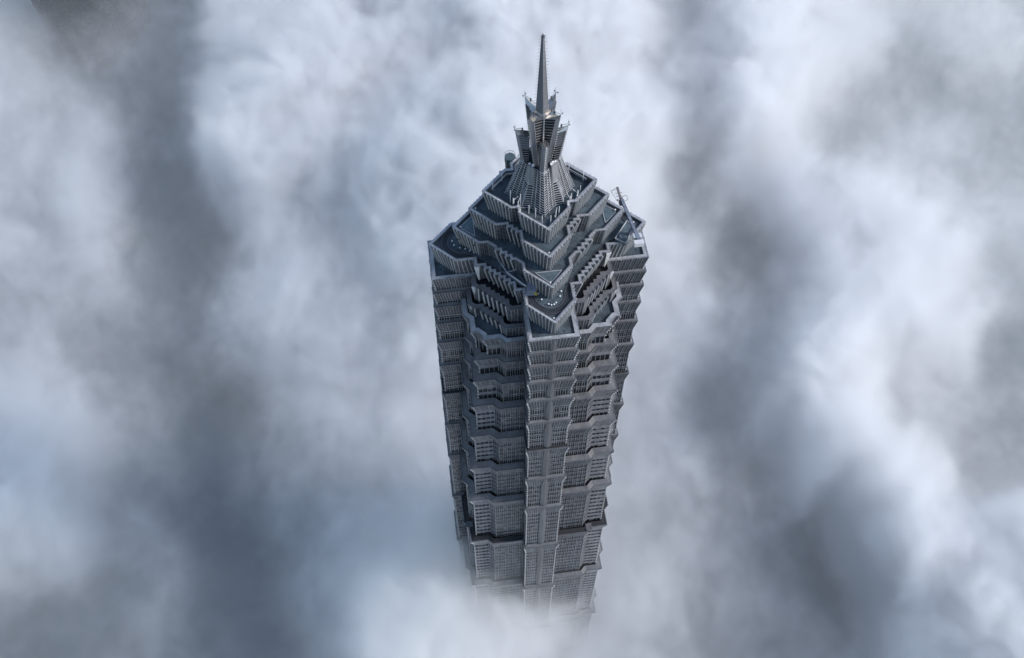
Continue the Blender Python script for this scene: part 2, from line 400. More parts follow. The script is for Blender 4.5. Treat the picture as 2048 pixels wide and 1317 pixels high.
# --- four roof tiers
TIERS = [
 (0.0, -8.75, 1.5, sym([(0, 33), (7.26, 25.74), (7.26, 20.2), (9.9, 20.2)]) , 6, (9.9, 17.6), (17.6, 9.9)),
 (6.97, -1.0, 1.4, sym([(0, 25.7), (7.1, 18.6), (7.1, 16.0)]), 4, (8.9, 14.2), (14.2, 8.9)),
 (14.43, 5.97, 1.3, sym([(0, 20.6), (7.1, 13.5)]), 3, (7.1, 10.5), (10.5, 7.1)),
 (21.35, 13.4, 1.2, sym([(0, 16.5), (7.3, 9.2)]), 0, (7.3, 7.3), (7.3, 7.3))]
TP = []
for zt, zb, F, ch, n, a, b in TIERS:
    h = ch[:len(ch)//2]
    mid = ustairs(a, b, n) if n else [a]
    q = h+mid+[(v, u) for u, v in reversed(h)]
    P = full(q); TP.append(P); nq = len(q)-1
    st = []
    for k in range(nq):
        L = math.dist(q[k], q[k+1])
        st.append('stair' if L < 1.4 else ('rib' if L < 3.2 else 'tier'))
    A = newA(); Q = inset(P, F); m_ = len(P)
    ribs = []
    for k in range(m_):
        s = st[k % nq]
        if s == 'tier': # big fins are single pieces
            e = sub(P[(k+1) % m_], P[k]); L = e.length; e.normalize(); nn = Vector((e.y, -e.x, 0))
            facet(A, P[k], P[(k+1) % m_], Q[k], Q[(k+1) % m_], zt, zb, zt-zb-.1, 'louv')
            kk = round(L/1.22)
            for j in range(kk):
                t = (j+.5)/kk
                r_ = MB(); pa = Vector((*lerp(P[k], P[(k+1) % m_], t), zt-.2)); pb = Vector((*lerp(Q[k], Q[(k+1) % m_], t), zb+.05))
                r_.bar(pa+nn*.19, pb+nn*.21, e*.08, nn*.18); ribs.append(r_)
        else:
            facet(A, P[k], P[(k+1) % m_], Q[k], Q[(k+1) % m_], zt, zb, zt-zb-.1, s)
    part = put('roof_tier', A['glass'], 'glass', root); flush(A, part)
    for r_ in ribs: put('fin', r_, 'fin', part)
    corner_fins(A, P, Q, zt, zb, part)
    coping(P, zt+.05, .68, part, plen=2.4, drop=.16)
    # upstand behind the coping
    m = MB(); I = inset(P, .68); J = inset(P, .88)
    zd = zt-(1.0 if zt < 20 else 2.2)
    for k in range(m_):
        j = (k+1) % m_
        m.hexa([(*I[k], zd), (*J[k], zd), (*J[k], zt-.1), (*I[k], zt-.1), (*I[j], zd), (*J[j], zd), (*J[j], zt-.1), (*I[j], zt-.1)])
    put('upstand', m, 'metal', part)
    d = MB(); d.ngon([(*p, zd) for p in inset(P, .78)]); put('roof_deck', d, 'deck', part)
    # lightning spikes and hand rail round the parapet
    m = MB(); r = inset(P, .12)
    for k in range(m_):
        p0, p1 = r[k], r[(k+1) % m_]; L = math.dist(p0, p1)
        nsp = int(L/1.5)
        for j in range(nsp+1):
            x, y = lerp(p0, p1, (j+.5)/(nsp+1)); hh = random.uniform(.7, 1.25)
            m.tube((x, y, zt), (x+random.uniform(-.06, .06), y+random.uniform(-.06, .06), zt+hh), .045, .02, n=4, cap=False)
    put('parapet_spike', m, 'rail', part, 'stuff')
    # drains
    for _ in range(10 if zt < 20 else 6):
        pass
    rel(part)
    # flat hatch at each pointed corner of the second tier
    if abs(zt-6.97) < .1:
        for k in range(4):
            hp = rot90([(-3.9, -19.3), (-.6, -22.9), (.6, -22.9), (3.9, -19.3)], k)
            m = MB(); lo = [(*p, zd+.02) for p in hp]; hi = [(*p, zd+.16) for p in hp]
            m.hexa(lo+hi); o = put('roof_hatch', m, 'metal', part)
            o.data.materials[0] = M['tray']
            m = MB()
            for i in range(4):
                a_, b_ = Vector((*hp[i], zd+.2)), Vector((*hp[(i+1) % 4], zd+.2)); e = (b_-a_).normalized()
                m.bar(a_, b_, Vector((-e.y, e.x, 0))*.1, (0, 0, .1))
            put('hatch_frame', m, 'cope', part)


# --- rail track for the cleaning cranes on the widest tier
def smooth(pts, n=8):
    out = []
    N = len(pts)
    for i in range(N):
        p0, p1, p2, p3 = (Vector(pts[(i+k) % N]) for k in (-1, 0, 1, 2))
        for j in range(n):
            t = j/n; out.append(.5*((2*p1)+(-p0+p2)*t+(2*p0-5*p1+4*p2-p3)*t*t+(-p0+3*p1-3*p2+p3)*t*t*t))
    return out
tq = [(0, 28.3), (3.0, 27.2), (5.0, 24.6), (5.6, 21.8), (8.4, 17.9), (13.2, 13.2), (17.9, 8.4), (21.8, 5.6), (24.6, 5.0), (27.2, 3.0), (28.3, 0)]
line = smooth(full(tq), 6)
m = MB(); rl = MB(); rr = MB(); N = len(line)
for i in range(N):
    a, b = line[i], line[(i+1) % N]; c = line[(i+2) % N]; e0 = (b-a).normalized(); e1 = (c-b).normalized()
    n0 = Vector((-e0.y, e0.x)); n1 = Vector((-e1.y, e1.x))
    for mb, o0, o1, z0, z1 in ((m, -1.1, 1.1, -.96, -.9), (rl, -1.0, -.8, -.9, -.72), (rr, .8, 1.0, -.9, -.72)):
        p = [(a+n0*o0), (a+n0*o1), (b+n1*o1), (b+n1*o0)]
        mb.quad(*[(q.x, q.y, z1) for q in p]); mb.quad((p[0].x, p[0].y, z0), (p[0].x, p[0].y, z1), (p[3].x, p[3].y, z1), (p[3].x, p[3].y, z0)); mb.quad((p[2].x, p[2].y, z0), (p[2].x, p[2].y, z1), (p[1].x, p[1].y, z1), (p[1].x, p[1].y, z0))
tr = put('crane_track', m, 'track', root); put('rail', rl, 'rail', tr); put('rail', rr, 'rail', tr); rel(tr)
# small drain covers scattered on the roof decks
dr = []
for (u, v, z) in ((4.2, 24.5, 5.98), (10.5, 12.3, 5.98), (5.5, 17.5, 13.44), (8.3, 12.0, 13.44), (3.3, 30.3, -8.69), (-3.6, 30.0, -8.69), (2.0, 28.9, -.84), (7.0, 20.0, 5.98), (12.2, 10.6, 5.98), (5.9, 10.9, 19.17), (18.2, 21.4, -20.88), (21.2, 17.4, -20.88)):
    for k in range(4):
        (x, y), = rot90([(u, -v)], k); mm = MB(); mm.tube((x, y, z), (x, y, z+.08), .26, n=8); o = put('drain_cover', mm, 'dark', root); rel(o)

# --- pyramid crown
def ring(h, mid=None): return full(h+([mid] if mid else [])+[(v, u) for u, v in reversed(h)])
Bt = ring([(0, 9.9), (3.5, 6.4)], (6.0, 6.0)); Tp = ring([(0, 5.7), (1.95, 3.75)], (3.4, 3.4)); zB, zT = 19.2, 32.0
nr = len(Bt); nst = 17
A = {'s': MB(), 'b': MB(), 'r': MB(), 'e': MB()}
def rg(t):
    out = []
    for k in range(nr):
        if k % 4 == 2:
            m0 = lerp(lerp(Bt[k-1], Tp[k-1], t), lerp(Bt[(k+1) % nr], Tp[(k+1) % nr], t), .5); s = min(1, t/.7); out.append(lerp(Bt[k], (m0[0]*1.02, m0[1]*1.02), s))
        else: out.append(lerp(Bt[k], Tp[k], t))
    return out
Ib, It = inset(Bt, .45), inset(Tp, .35)
for t0, t1 in ((0, .35), (.35, .7), (.7, 1)):
    r0, r1 = inset(rg(t0), .4), inset(rg(t1), .35)
    for k in range(nr):
        j = (k+1) % nr; A['b'].quad((*r0[k], zB+(zT-zB)*t0), (*r0[j], zB+(zT-zB)*t0), (*r1[j], zB+(zT-zB)*t1), (*r1[k], zB+(zT-zB)*t1))
for i in range(nst+1):
    t = i/nst; R = rg(t); z = zB+.3+(zT-zB-.3)*t; I = inset(R, .2)
    for k in range(nr):
        j = (k+1) % nr
        A['s'].hexa([(*R[k], z-.1), (*I[k], z-.05), (*I[k], z+.06), (*R[k], z+.03), (*R[j], z-.1), (*I[j], z-.05), (*I[j], z+.06), (*R[j], z+.03)])
crown = put('pyramid_crown', A['b'], 'glass', root); put('slat', A['s'], 'cope', crown, 'stuff')
for k in range(nr):
    j = (k+1) % nr; L = math.dist(Bt[k], Bt[j]); e = sub(Bt[j], Bt[k]).normalized(); nn = Vector((e.y, -e.x, 0))
    for t in ((.36, .72) if L > 4 else ()):
        if (k % 4) in (1, 2) and L < 4: continue
        m = MB(); a = Vector((*lerp(Bt[k], Bt[j], t if k % 4 == 0 else 1-t), zB)); b = Vector((*lerp(Tp[k], Tp[j], t if k % 4 == 0 else 1-t), zT))
        m.bar(a+nn*.08, b+nn*.08, e*.09, nn*.13); put('rafter', m, 'cope', crown)
    m = MB(); a = Vector((*Bt[k], zB)); b = Vector((*rg(.7)[k], zB+(zT-zB)*.7)) if k % 4 == 2 else Vector((*Tp[k], zT)); m.tube(a, b, .14, .12, n=5); put('ridge_tube', m, 'rib', crown)
    for s in range(22): A['e'].octa(a.lerp(b, (s+.5)/22)+Vector((a.x, a.y, 0)).normalized()*.22, .12)
put('edge_stud', A['e'], 'bead', crown, 'stuff')
# smooth screens between the arms of the crown, and its platform
for k in range(4):
    s = [(-4.7, -1.9), (-1.9, -2.9)] if k == 0 else None
    def edge(t): a_ = lerp((3.5, -6.4), (1.95, -3.75), t); b_ = lerp((6.4, -3.5), (3.75, -1.95), t); return rot90([a_, b_], k)
    lo, hi = edge(.60), edge(1.0); d_ = rot90([(.2, -.2)], k)[0]
    for h_ in (0, 1):
        f0, f1 = (h_/2+.01, (h_+1)/2-.01)
        a0, a1, b0, b1 = lerp(lo[0], lo[1], f0), lerp(lo[0], lo[1], f1), lerp(hi[0], hi[1], f0), lerp(hi[0], hi[1], f1)
        q = lambda p, z, s: (p[0]+d_[0]*s, p[1]+d_[1]*s, z)
        m = MB(); zl = zB+(zT-zB)*.60
        m.hexa([q(a0, zl, 1), q(a1, zl, 1), q(a1, zl, 0), q(a0, zl, 0), q(b0, zT+.7, 2.2), q(b1, zT+.7, 2.2), q(b1, zT+.7, 1), q(b0, zT+.7, 1)])
        put('screen_panel', m, 'petal_face', crown)
m = MB(); m.ngon([(*p, zT+.1) for p in inset(Tp, .2)]); put('platform', m, 'track', crown)
for k in range(4):   # light cap where each ridge meets its petal
    pp = rot90([(-1.1, -4.9), (0, -6.05), (1.1, -4.9), (0, -4.2)], k); m = MB(); m.hexa([(*p, zT) for p in pp]+[(*p, zT+.35) for p in pp]); put('ridge_cap', m, 'cope', crown)
rel(crown)

# --- petals of the crown
def petal(zb, zt, rb, rt_, lat_b, lat_t, sb, st_, ib, it, z_sh, z_in, ang, label=None, nsl=12):
    """pointing along -Y before rotation"""
    tipb, tipt = Vector((0, -rb, zb)), Vector((0, -rt_, zt))
    def S(s): return Vector((s*lat_b, -sb, zb)), Vector((s*lat_t, -st_, z_sh))
    def I(s): return Vector((s*ib[0], -ib[1], zb)), Vector((s*it[0], -it[1], z_in))
    body = MB(); low = MB(); fac = MB(); top = MB(); sl = MB(); bd = MB()
    for s in (-1, 1):
        sb0, st0 = S(s); ib0, it0 = I(s)
        fac.quad(tipb, sb0, st0, tipt) if s > 0 else fac.quad(sb0, tipb, tipt, st0)
        # return edge of the smooth face
        w_ = Vector((0, .18, 0))
        cut = .52; sm_, im_ = sb0.lerp(st0, cut), ib0.lerp(it0, cut)
        body.quad(sm_, im_, it0, st0) if s > 0 else body.quad(im_, sm_, st0, it0)
        low.quad(sb0, ib0, im_, sm_) if s > 0 else low.quad(ib0, sb0, sm_, im_)  # lower sides are dark sheets that paint the shade of an open void
        d = (ib0-sb0).normalized(); nrm = Vector((abs(d.y)*s, d.x*-s*0, 0)) ; nrm = Vector((s*abs(d.y), -abs(d.x)*1, 0))*.12
        for i in range(nsl):
            t = (i+.5)/nsl; a = sb0.lerp(st0, t)+nrm; b = ib0.lerp(it0, t)+nrm
            sl.bar(a, b, nrm*.5, (0, 0, .07))
        sl.bar(sb0+nrm*.5, st0+nrm*.5, nrm*.9, d*.09)
    s0, s1 = S(-1)[1], S(1)[1]; i0, i1 = I(-1)[1], I(1)[1]
    c = (i0+i1)/2
    lift = Vector((0, 0, .12))
    top.quad(tipt+lift, s0+lift, i0+lift, c+lift); top.quad(c+lift, i1+lift, s1+lift, tipt+lift)
    top.quad(tipt+lift, tipt-lift, s0-lift, s0+lift); top.quad(s1+lift, s1-lift, tipt-lift, tipt+lift)
    n = int((zt-zb)/.95)
    for i in range(n): bd.octa(tipb.lerp(tipt, (i+.5)/n)+Vector((0, -.3, 0)), .15)
    o = put('crown_petal', fac, 'petal_face', root, label=label)
    put('inner_wall', body, 'dark' if nsl > 15 else 'spire', o); put('side_shade', low, 'dark', o); put('slat', sl, 'rib', o, 'stuff'); put('top_plate', top, 'petal', o); put('edge_stud', bd, 'bead', o, 'stuff')
    # lamp cluster and needle at the tip
    m = MB(); t = tipt
    m.tube(t+Vector((-.5, 0, .35)), t+Vector((.5, 0, .35)), .06, n=5)
    for dx in (-.55, .55): m.octa(t+Vector((dx, -.1, .5)), .24, .3)
    m.tube(t+Vector((.1, .1, 0)), t+Vector((.1, .1, 2.1)), .035, n=4)
    m.tube(t+Vector((0, .3, .4)), t+Vector((0, 2.0, .1)), .06, n=4); m.box(-.16, .16, t.y+1.8, t.y+2.2, t.z-.5, t.z+.35)
    put('tip_lamps', m, 'rail', o)
    o.rotation_euler = (0, 0, ang); rel(o); return o
p0 = petal(31.6, 51.6, 2.9, 5.8, .75, .78, 2.1, 4.8, (.95, 1.1), (1.84, 1.84), 50.0, 49.3, math.radians(45), nsl=17)
p1 = petal(31.8, 44.0, 5.5, 7.2, .8, .82, 4.7, 6.35, (.85, 3.4), (1.1, 3.4), 42.6, 42.0, 0, nsl=12)
for k in (1, 2, 3): dup(p0, root, rz=math.radians(45+90*k)); dup(p1, root, rz=math.radians(90*k))
# core between the petals, with the studded post in each valley
m = MB(); m.hexa([(-1.2, -1.2, 31.6), (1.2, -1.2, 31.6), (1.2, 1.2, 31.6), (-1.2, 1.2, 31.6), (-2.0, -2.0, 48.9), (2.0, -2.0, 48.9), (2.0, 2.0, 48.9), (-2.0, 2.0, 48.9)])
core = put('spire_core', m, 'dark', root); bd = MB(); ps = MB()  # dark colour paints the shade of the void between petals
for k in range(4):
    (x, y), = rot90([(0, -2.75)], k); ps.bar((x, y, 40), (x, y, 49.6), (.2, 0, 0), (0, .2, 0))
    for i in range(11): bd.octa((x*1.1, y*1.1, 41+i*.8), .14)
put('valley_post', ps, 'rib', core, 'stuff'); put('edge_stud', bd, 'bead', core, 'stuff'); rel(core)
# --- spire
zb_, zt_, rb_, rt2 = 46.0, 73.9, 1.85, .34
cb = [Vector((0, -rb_, zb_)), Vector((rb_, 0, zb_)), Vector((0, rb_, zb_)), Vector((-rb_, 0, zb_))]; SX = -.5; ct = [Vector((SX, -rt2, zt_)), Vector((rt2+SX, 0, zt_)), Vector((SX, rt2, zt_)), Vector((-rt2+SX, 0, zt_))]
m = MB()
for k in (1, 3): j = (k+1) % 4; m.quad(cb[k], cb[j], ct[j], ct[k])
spire = put('spire', m, 'spire', root)
m = MB(); lat = MB()
for k in (0, 2):
    j = (k+1) % 4; m.quad(cb[k]*.97+Vector((0, 0, zb_*.03)), cb[j]*.97+Vector((0, 0, zb_*.03)), ct[j]*.9+Vector((0, 0, zt_*.1)), ct[k]*.9+Vector((0, 0, zt_*.1)))
    for i in range(34):
        t0, t1 = i/34, (i+1)/34; a0, a1, b0, b1 = cb[k].lerp(ct[k], t0), cb[k].lerp(ct[k], t1), cb[j].lerp(ct[j], t0), cb[j].lerp(ct[j], t1)
        lat.tube(a0, b0, .075, n=4, cap=False); lat.tube(a0, b1, .06, n=4, cap=False)
        if i % 2: lat.tube(b0, a1, .045, n=4, cap=False)
m.f = m.f
put('spire_back', m, 'rail', spire); put('lattice', lat, 'rib', spire, 'stuff')
m = MB()
for k in range(4): m.tube(cb[k], ct[k], .13, .07, n=5)
put('edge_tube', m, 'rib', spire); bd = MB()
for k in range(4):
    d = Vector((cb[k].x, cb[k].y, 0)).normalized()
    for i in range(27):
        q = cb[k].lerp(ct[k], (i+.5)/27); bd.tube(q, q+d*.42, .03, n=4, cap=False); bd.octa(q+d*.5, .13)
put('edge_stud', bd, 'stud', spire, 'stuff')
m = MB(); m.tube((SX, 0, zt_-.1), (SX, 0, zt_+.35), .5, .4, n=8); m.tube((SX, 0, zt_), (SX, 0, zt_+1.2), .09, .03, n=5)
for a in range(4): m.tube((SX, 0, zt_+.2), (SX+math.cos(a*1.57)*.8, math.sin(a*1.57)*.8, zt_+.35), .05, n=4)
put('finial', m, 'rail', spire); rel(spire)
# step up from the core to the foot of the spire
m = MB(); m.hexa([(0, -2.9, 48.6), (2.9, 0, 48.6), (0, 2.9, 48.6), (-2.9, 0, 48.6), (0, -1.9, 50.2), (1.9, 0, 50.2), (0, 1.9, 50.2), (-1.9, 0, 50.2)])
o = put('spire_foot', m, 'petal', root); rel(o)

for k, (xo, xi, y, zt, zb) in enumerate(((20.5, 19.0, 10.3, -.3, -8.2), (21.7, 20.3, 11.6, -8.3, -15.6), (22.8, 21.4, 13.6, -15.4, -20.6))):
    for sx in (-1, 1):
        m = MB(); m.hexa([(sx*xo, -y, zt), (sx*xi, -y-.25, zt), (sx*xi, -y+.3, zt), (sx*xo, -y+.3, zt), (sx*(xi+.35), -y+1.1, zb), (sx*xi, -y+1.0, zb), (sx*xi, -y+1.4, zb), (sx*(xi+.35), -y+1.4, zb)])  # white colour stands in for cloud light on the smooth panel
        o = put('cheek_panel', m, 'white', root, label='smooth cheek panel, painted white for bright light, closing the end of a serrated row'); rel(o)
# ------------------------------------------------------------------ things standing on the roofs
# cleaning crane folded over the right-hand corner
def crane_a():
    t = thing('maintenance_crane', 'long-armed grey facade cleaning crane parked on the right corner of the widest roof', 'crane', (25.3, -3.6, -.85), 0)
    m = MB(); m.hexa([(-3.0, -2.2, .3), (-.2, -4.4, .3), (3.6, 1.6, .3), (1.8, 4.0, .3), (-3.0, -2.2, 1.5), (-.2, -4.4, 1.5), (3.6, 1.6, 1.5), (1.8, 4.0, 1.5)])
    b = put('chassis', m, 'tray', t)
    m = MB()
    for p, q in (((-3.0, -2.2), (-.2, -4.4)), ((-.2, -4.4), (3.6, 1.6)), ((3.6, 1.6), (1.8, 4.0)), ((1.8, 4.0), (-3.0, -2.2))):
        m.tube((*p, 1.65), (*q, 1.65), .16, n=5)
    put('chassis_rim', m, 'cope', b)
    for x, y in ((-2, -2.2), (-.2, -3.6), (2.8, 1.4), (1.7, 3.0)):
        m = MB(); m.tube((x-.2, y, .25), (x+.2, y, .25), .3, n=10); put('wheel', m, 'rail', t)
    m = MB(); m.bar((1.6, -1.2, 1.4), (1.9, -1.5, 4.4), (.5, 0, 0), (0, .5, 0)); put('mast', m, 'crane', t)
    m = MB(); m.bar((2.9, -4.2, 4.6), (.6, 8.2, 6.6), (.42, .1, 0), (0, .05, .42)); m.bar((2.9, -4.2, 4.6), (3.1, -5.6, 4.4), (.6, .1, 0), (0, 0, .5)); put('boom', m, 'crane', t)
    m = MB()
    for i in range(9):
        a = Vector((2.9, -4.2, 5.1)).lerp(Vector((.6, 8.2, 7.1)), i/8); m.tube(a, a+Vector((0, 0, .8)), .05, n=4)
    m.tube((2.9, -4.2, 5.9), (.6, 8.2, 7.9), .05, n=4); put('boom_rail', m, 'rail', t)
    for dy, w in ((-4.4, 1.25), (-6.9, 1.45)):
        m = MB(); m.box(3.0-w, 3.0+w, dy-.75, dy+.75, 3.4, 4.9); o = put('counterweight', m, 'white', t, label='white box counterweight')
    m = MB(); m.bar((2.2, -5.6, 3.9), (4.0, -5.6, 4.0), (0, .4, 0), (0, 0, .3)); m.bar((2.9, -4, 3.2), (3.0, -7.4, 3.2), (.3, 0, 0), (0, 0, .2)); put('weight_frame', m, 'crane', t)
    m = MB(); m.bar((.6, 8.0, 6.0), (-.3, 11.2, 8.6), (.35, 0, 0), (0, .3, .2)); m.box(-.2, 1.2, 7.0, 8.6, 5.2, 6.2)
    for i in range(3): m.tube((-1.0, 8.6+i*.8, 6.5+i*.45), (1.0, 8.6+i*.8, 6.6+i*.45), .08, n=4)
    m.tube((-.3, 11.2, 8.6), (-2.4, 10.6, 8.2), .08, n=4); m.tube((-2.4, 10.6, 8.2), (-1.0, 8.6, 6.5), .06, n=4)
    put('jib_head', m, 'rail', t)
    m = MB()
    for i in range(14):
        a = i/14*6.283; b = (i+1)/14*6.283
        m.tube((1.6+math.cos(a)*.9, 8.6+math.sin(a)*.3, 6.6+math.sin(a)*.9), (1.6+math.cos(b)*.9, 8.6+math.sin(b)*.3, 6.6+math.sin(b)*.9), .07, n=4, cap=False)
    put('cable_drum', m, 'rail', t)
    m = MB(); m.tube((-.6, -1.0, 1.5), (-.4, -1.2, 2.6), .35, n=8); m.box(-1.6, -.6, -2.6, -1.4, 1.5, 2.3); put('motor', m, 'crane', t)
crane_a()
def crane_b():
    t = thing('maintenance_crane', 'cleaning crane with lattice jib and purple-grey cab in the corridor left of the near corner', 'crane', (-5.2, -20.9, -.85), 0)
    m = MB(); m.hexa([(-1.6, -1.4, .3), (1.5, -1.5, .3), (1.9, 1.0, .3), (-1.0, 2.2, .3), (-1.3, -1.2, 2.5), (1.2, -1.3, 2.3), (1.5, .9, 2.5), (-.8, 1.9, 2.9)]); c = put('cab', m, 'crane', t)
    m = MB(); m.tube((.9, -1.3, 1.2), (1.5, -1.75, 1.3), .55, .5, n=12); put('winch_drum', m, 'yellow', t, label='dull yellow winch drum')
    for x, y in ((-1, -1), (.9, -1.1), (1.2, .8), (-.7, 1.4)):
        m = MB(); m.tube((x, y-.15, .2), (x, y+.15, .2), .28, n=10); put('wheel', m, 'rail', t)
    m = MB(); A_, B_ = Vector((-1.3, .6, 2.4)), Vector((-6.1, 7.2, 1.2)); m.tube(A_, B_, .3, .26, n=8); put('boom', m, 'cope', t)
    m = MB(); m.tube(B_, B_+Vector((-1.4, 3.2, .8)), .13, n=5); m.tube(B_, B_+Vector((3.0, .3, .4)), .13, n=5); put('jib_arm', m, 'cope', t)
    m = MB(); P = [B_+Vector((-1.4, 3.2, .8)), B_+Vector((-1.9, 1.6, -.9)), A_+Vector((-1.2, 1.0, -.8)), B_+Vector((3.0, .3, .4)), B_+Vector((3.2, -.9, -1.2)), A_+Vector((1.0, .9, -1.0))]
    for a, b in ((0, 1), (1, 2), (3, 4), (4, 5)):
        m.tube(P[a], P[b], .06, n=4)
    for i in range(8):
        s = i/8; m.tube(B_.lerp(A_, s), P[1].lerp(P[2], s), .04, n=4); m.tube(B_.lerp(A_, s), P[1].lerp(P[2], min(1, s+.12)), .04, n=4)
        m.tube((B_+Vector((3.0, .3, .4))).lerp(A_, s*.9), P[4].lerp(P[5], s), .04, n=4)
    put('jib_lattice', m, 'crane', t)
crane_b()

# flood lamps set round the corners of the widest roof
def lamp(x, y, z, label, src=[None]):
    if src[0] is None:
        t = thing('flood_lamp', label, 'lamp', (x, y, z), 0, 'flood lamps on the roof corners')
        m = MB(); m.tube((0, 0, 0), (0, 0, .35), .14, n=6); put('stand', m, 'rail', t)
        m = MB(); m.tube((0, 0, .35), (.05, -.1, .7), .18, .25, n=8); put('lamp_head', m, 'white', t); src[0] = t
    else:
        t = dup(src[0], None, loc=(x, y, z)); t['label'] = label
    return t
ORD = ['first', 'second', 'third', 'fourth', 'fifth', 'sixth', 'seventh', 'last']
near = 'small white flood lamp in the arc of lamps below the near pointed wall'
for i_, (x, y) in enumerate(((-3.17, -21.95), (-2.56, -24.06), (-.81, -25.9), (-.05, -26.3), (.75, -26.2), (1.4, -25.7), (2.9, -23.6), (3.5, -21.9))): lamp(x, y, -.98, ORD[i_]+' from left of the flood lamps arced below the near pointed wall')
for i_, (x, y) in enumerate(((-26.0, .6), (-25.6, -1.0), (-24.0, -2.3), (-22.4, -2.9), (-21.2, -3.7), (-20.0, -4.6))): lamp(x, y, -.98, ['farthest', 'second', 'third', 'fourth', 'fifth', 'nearest'][i_]+' of the flood lamps curving round the left roof corner')
lamp(29.3, .6, -.98, 'single flood lamp beside the right roof corner behind the parked crane')
lamp(-.05, -30.9, -.98, 'flood lamp tucked into the tip of the near roof corner')
lamp(-.15, -23.5, 6.0, 'flood lamp in the near tip of the second roof tier'); lamp(0, -18.6, 13.46, 'flood lamp in the near tip of the third roof tier')
lamp(-18.6, .1, 13.46, 'flood lamp in the left tip of the third roof tier'); lamp(-23.3, 0, 6.0, 'flood lamp in the left tip of the second roof tier')
lamp(23.0, .4, 6.0, 'flood lamp in the right tip of the second roof tier')

# white whip antennas, panel aerials and tripods on the top tier
def whip(x, y, h, label, src=[None]):
    if src[0] is None:
        t = thing('whip_antenna', label, 'antenna', (x, y, 19.17), 0, 'whip antennas on the top roof tier')
        m = MB(); m.tube((0, 0, 0), (0, 0, 1), .12, .09, n=6); put('mast', m, 'pole', t)
        m = MB(); m.tube((0, 0, 0), (0, 0, .03), .25, n=8); put('base_plate', m, 'rail', t); src[0] = t
    else: t = dup(src[0], None, loc=(x, y, 19.17)); t['label'] = label
    t.scale = (1, 1, h)
    return t
L1 = 'thin white whip antenna on the roof between the crown and the near left parapet'
L2 = 'thin white whip antenna standing by the near right parapet of the top tier'
for i_, (x, y, h) in enumerate(((-8.9, -3.6, 5.2), (-6.3, -5.6, 5.6), (-4.3, -8.3, 3.8), (-2.7, -10.1, 4.4), (-1.2, -12.4, 3.6))): whip(x, y, h, ORD[i_]+' from left of the whip antennas along the top near left parapet')
for i_, (x, y, h) in enumerate(((1.1, -13.0, 4.0), (3.9, -10.0, 4.0), (8.0, -6.0, 4.2), (11.2, -2.5, 3.0))): whip(x, y, h, ORD[i_]+' from left of the whip antennas along the top near right parapet')
for i_, (x, y, h) in enumerate(((-13.2, 1.6, 3.2), (-10.2, 4.6, 3.4), (-7.0, 7.8, 3.4))): whip(x, y, h, ['front', 'middle', 'rear'][i_]+' white post against the back left parapet of the top tier')
for i_, (x, y, h) in enumerate(((12.8, 1.9, 3.4), (9.2, 5.4, 3.4), (6.0, 8.4, 3.4))): whip(x, y, h, ['front', 'middle', 'rear'][i_]+' white post against the back right parapet of the top tier')
def aerial(x, y, z, a, label, kind):
    t = thing('panel_aerial', label, 'aerial', (x, y, z), a, 'panel aerials on the top parapet')
    m = MB(); m.tube((0, 0, 0), (0, 0, 2.2), .11, n=6); m.tube((0, 0, 1.4), (1.6, 0, 2.4), .06, n=5); put('bracket', m, 'pole', t)
    m = MB(); m.box(-.2, .2, -.18, -.02, .9, 2.5); m.octa((.1, .1, .5), .32); put('aerial_panel', m, 'white', t)
    return t
aerial(-8.3, -5.6, 20.9, .4, 'white aerial with slanted arm at the left end of the near left parapet', 0)
aerial(-7.2, -6.9, 20.9, 1.1, 'white aerial cluster at the notch of the near left parapet', 0)
aerial(-6.9, -8.3, 20.9, -.8, 'white aerial just right of the near left parapet notch', 0)
aerial(7.4, -7.0, 20.9, 2.0, 'tall white aerial in the notch of the near right parapet', 0)
aerial(6.6, -8.4, 20.9, .2, 'white aerial on the near right parapet left of the notch', 0)
aerial(9.9, -5.2, 20.9, 2.6, 'white aerial on the near right parapet beyond the notch', 0)
aerial(2.6, -11.9, 20.9, 1.2, 'low white tripod aerial near the tip of the near right parapet', 0)
# equipment among the petals
def dish(x, y, z, a, tilt, r, label, cat='satellite dish', grp='dishes on the crown platform'):
    t = thing('satellite_dish', label, cat, (x, y, z), a, grp)
    m = MB(); m.tube((0, 0, 0), (0, 0, r*1.2), .08, n=6); put('stand', m, 'rail', t)
    m = MB(); n = 14; c = Vector((0, 0, r*1.5)); ax = Vector((0, -math.cos(tilt), math.sin(tilt))); u = Vector((1, 0, 0)); v = ax.cross(u)
    for k in range(n):
        t0, t1 = 2*math.pi*k/n, 2*math.pi*(k+1)/n
        o0, o1 = u*math.cos(t0)+v*math.sin(t0), u*math.cos(t1)+v*math.sin(t1)
        m.quad(c+o0*r+ax*r*.3, c+o1*r+ax*r*.3, c+o1*r*.55+ax*r*.08, c+o0*r*.55+ax*r*.08); m.tri(c+o0*r*.55+ax*r*.08, c+o1*r*.55+ax*r*.08, c)
    put('reflector', m, 'white', t)
    m = MB(); m.tube(c, c+ax*r*.8, .04, n=4); put('feed_arm', m, 'rail', t)
    return t
dish(3.1, -2.5, 32.1, .5, 1.0, .45, 'upper of the three white dishes right of the near petal')
dish(2.6, -3.0, 32.1, .1, .9, .45, 'left of the three white dishes right of the near petal')
dish(3.7, -2.3, 32.1, .9, .9, .42, 'right of the three white dishes right of the near petal')
dish(-2.6, -2.9, 32.1, -.3, .9, .45, 'white dish left of the near petal on the dark platform')
dish(-3.4, -2.1, 32.1, -.9, 1.1, .38, 'small dark-lit dish beside the left petal')
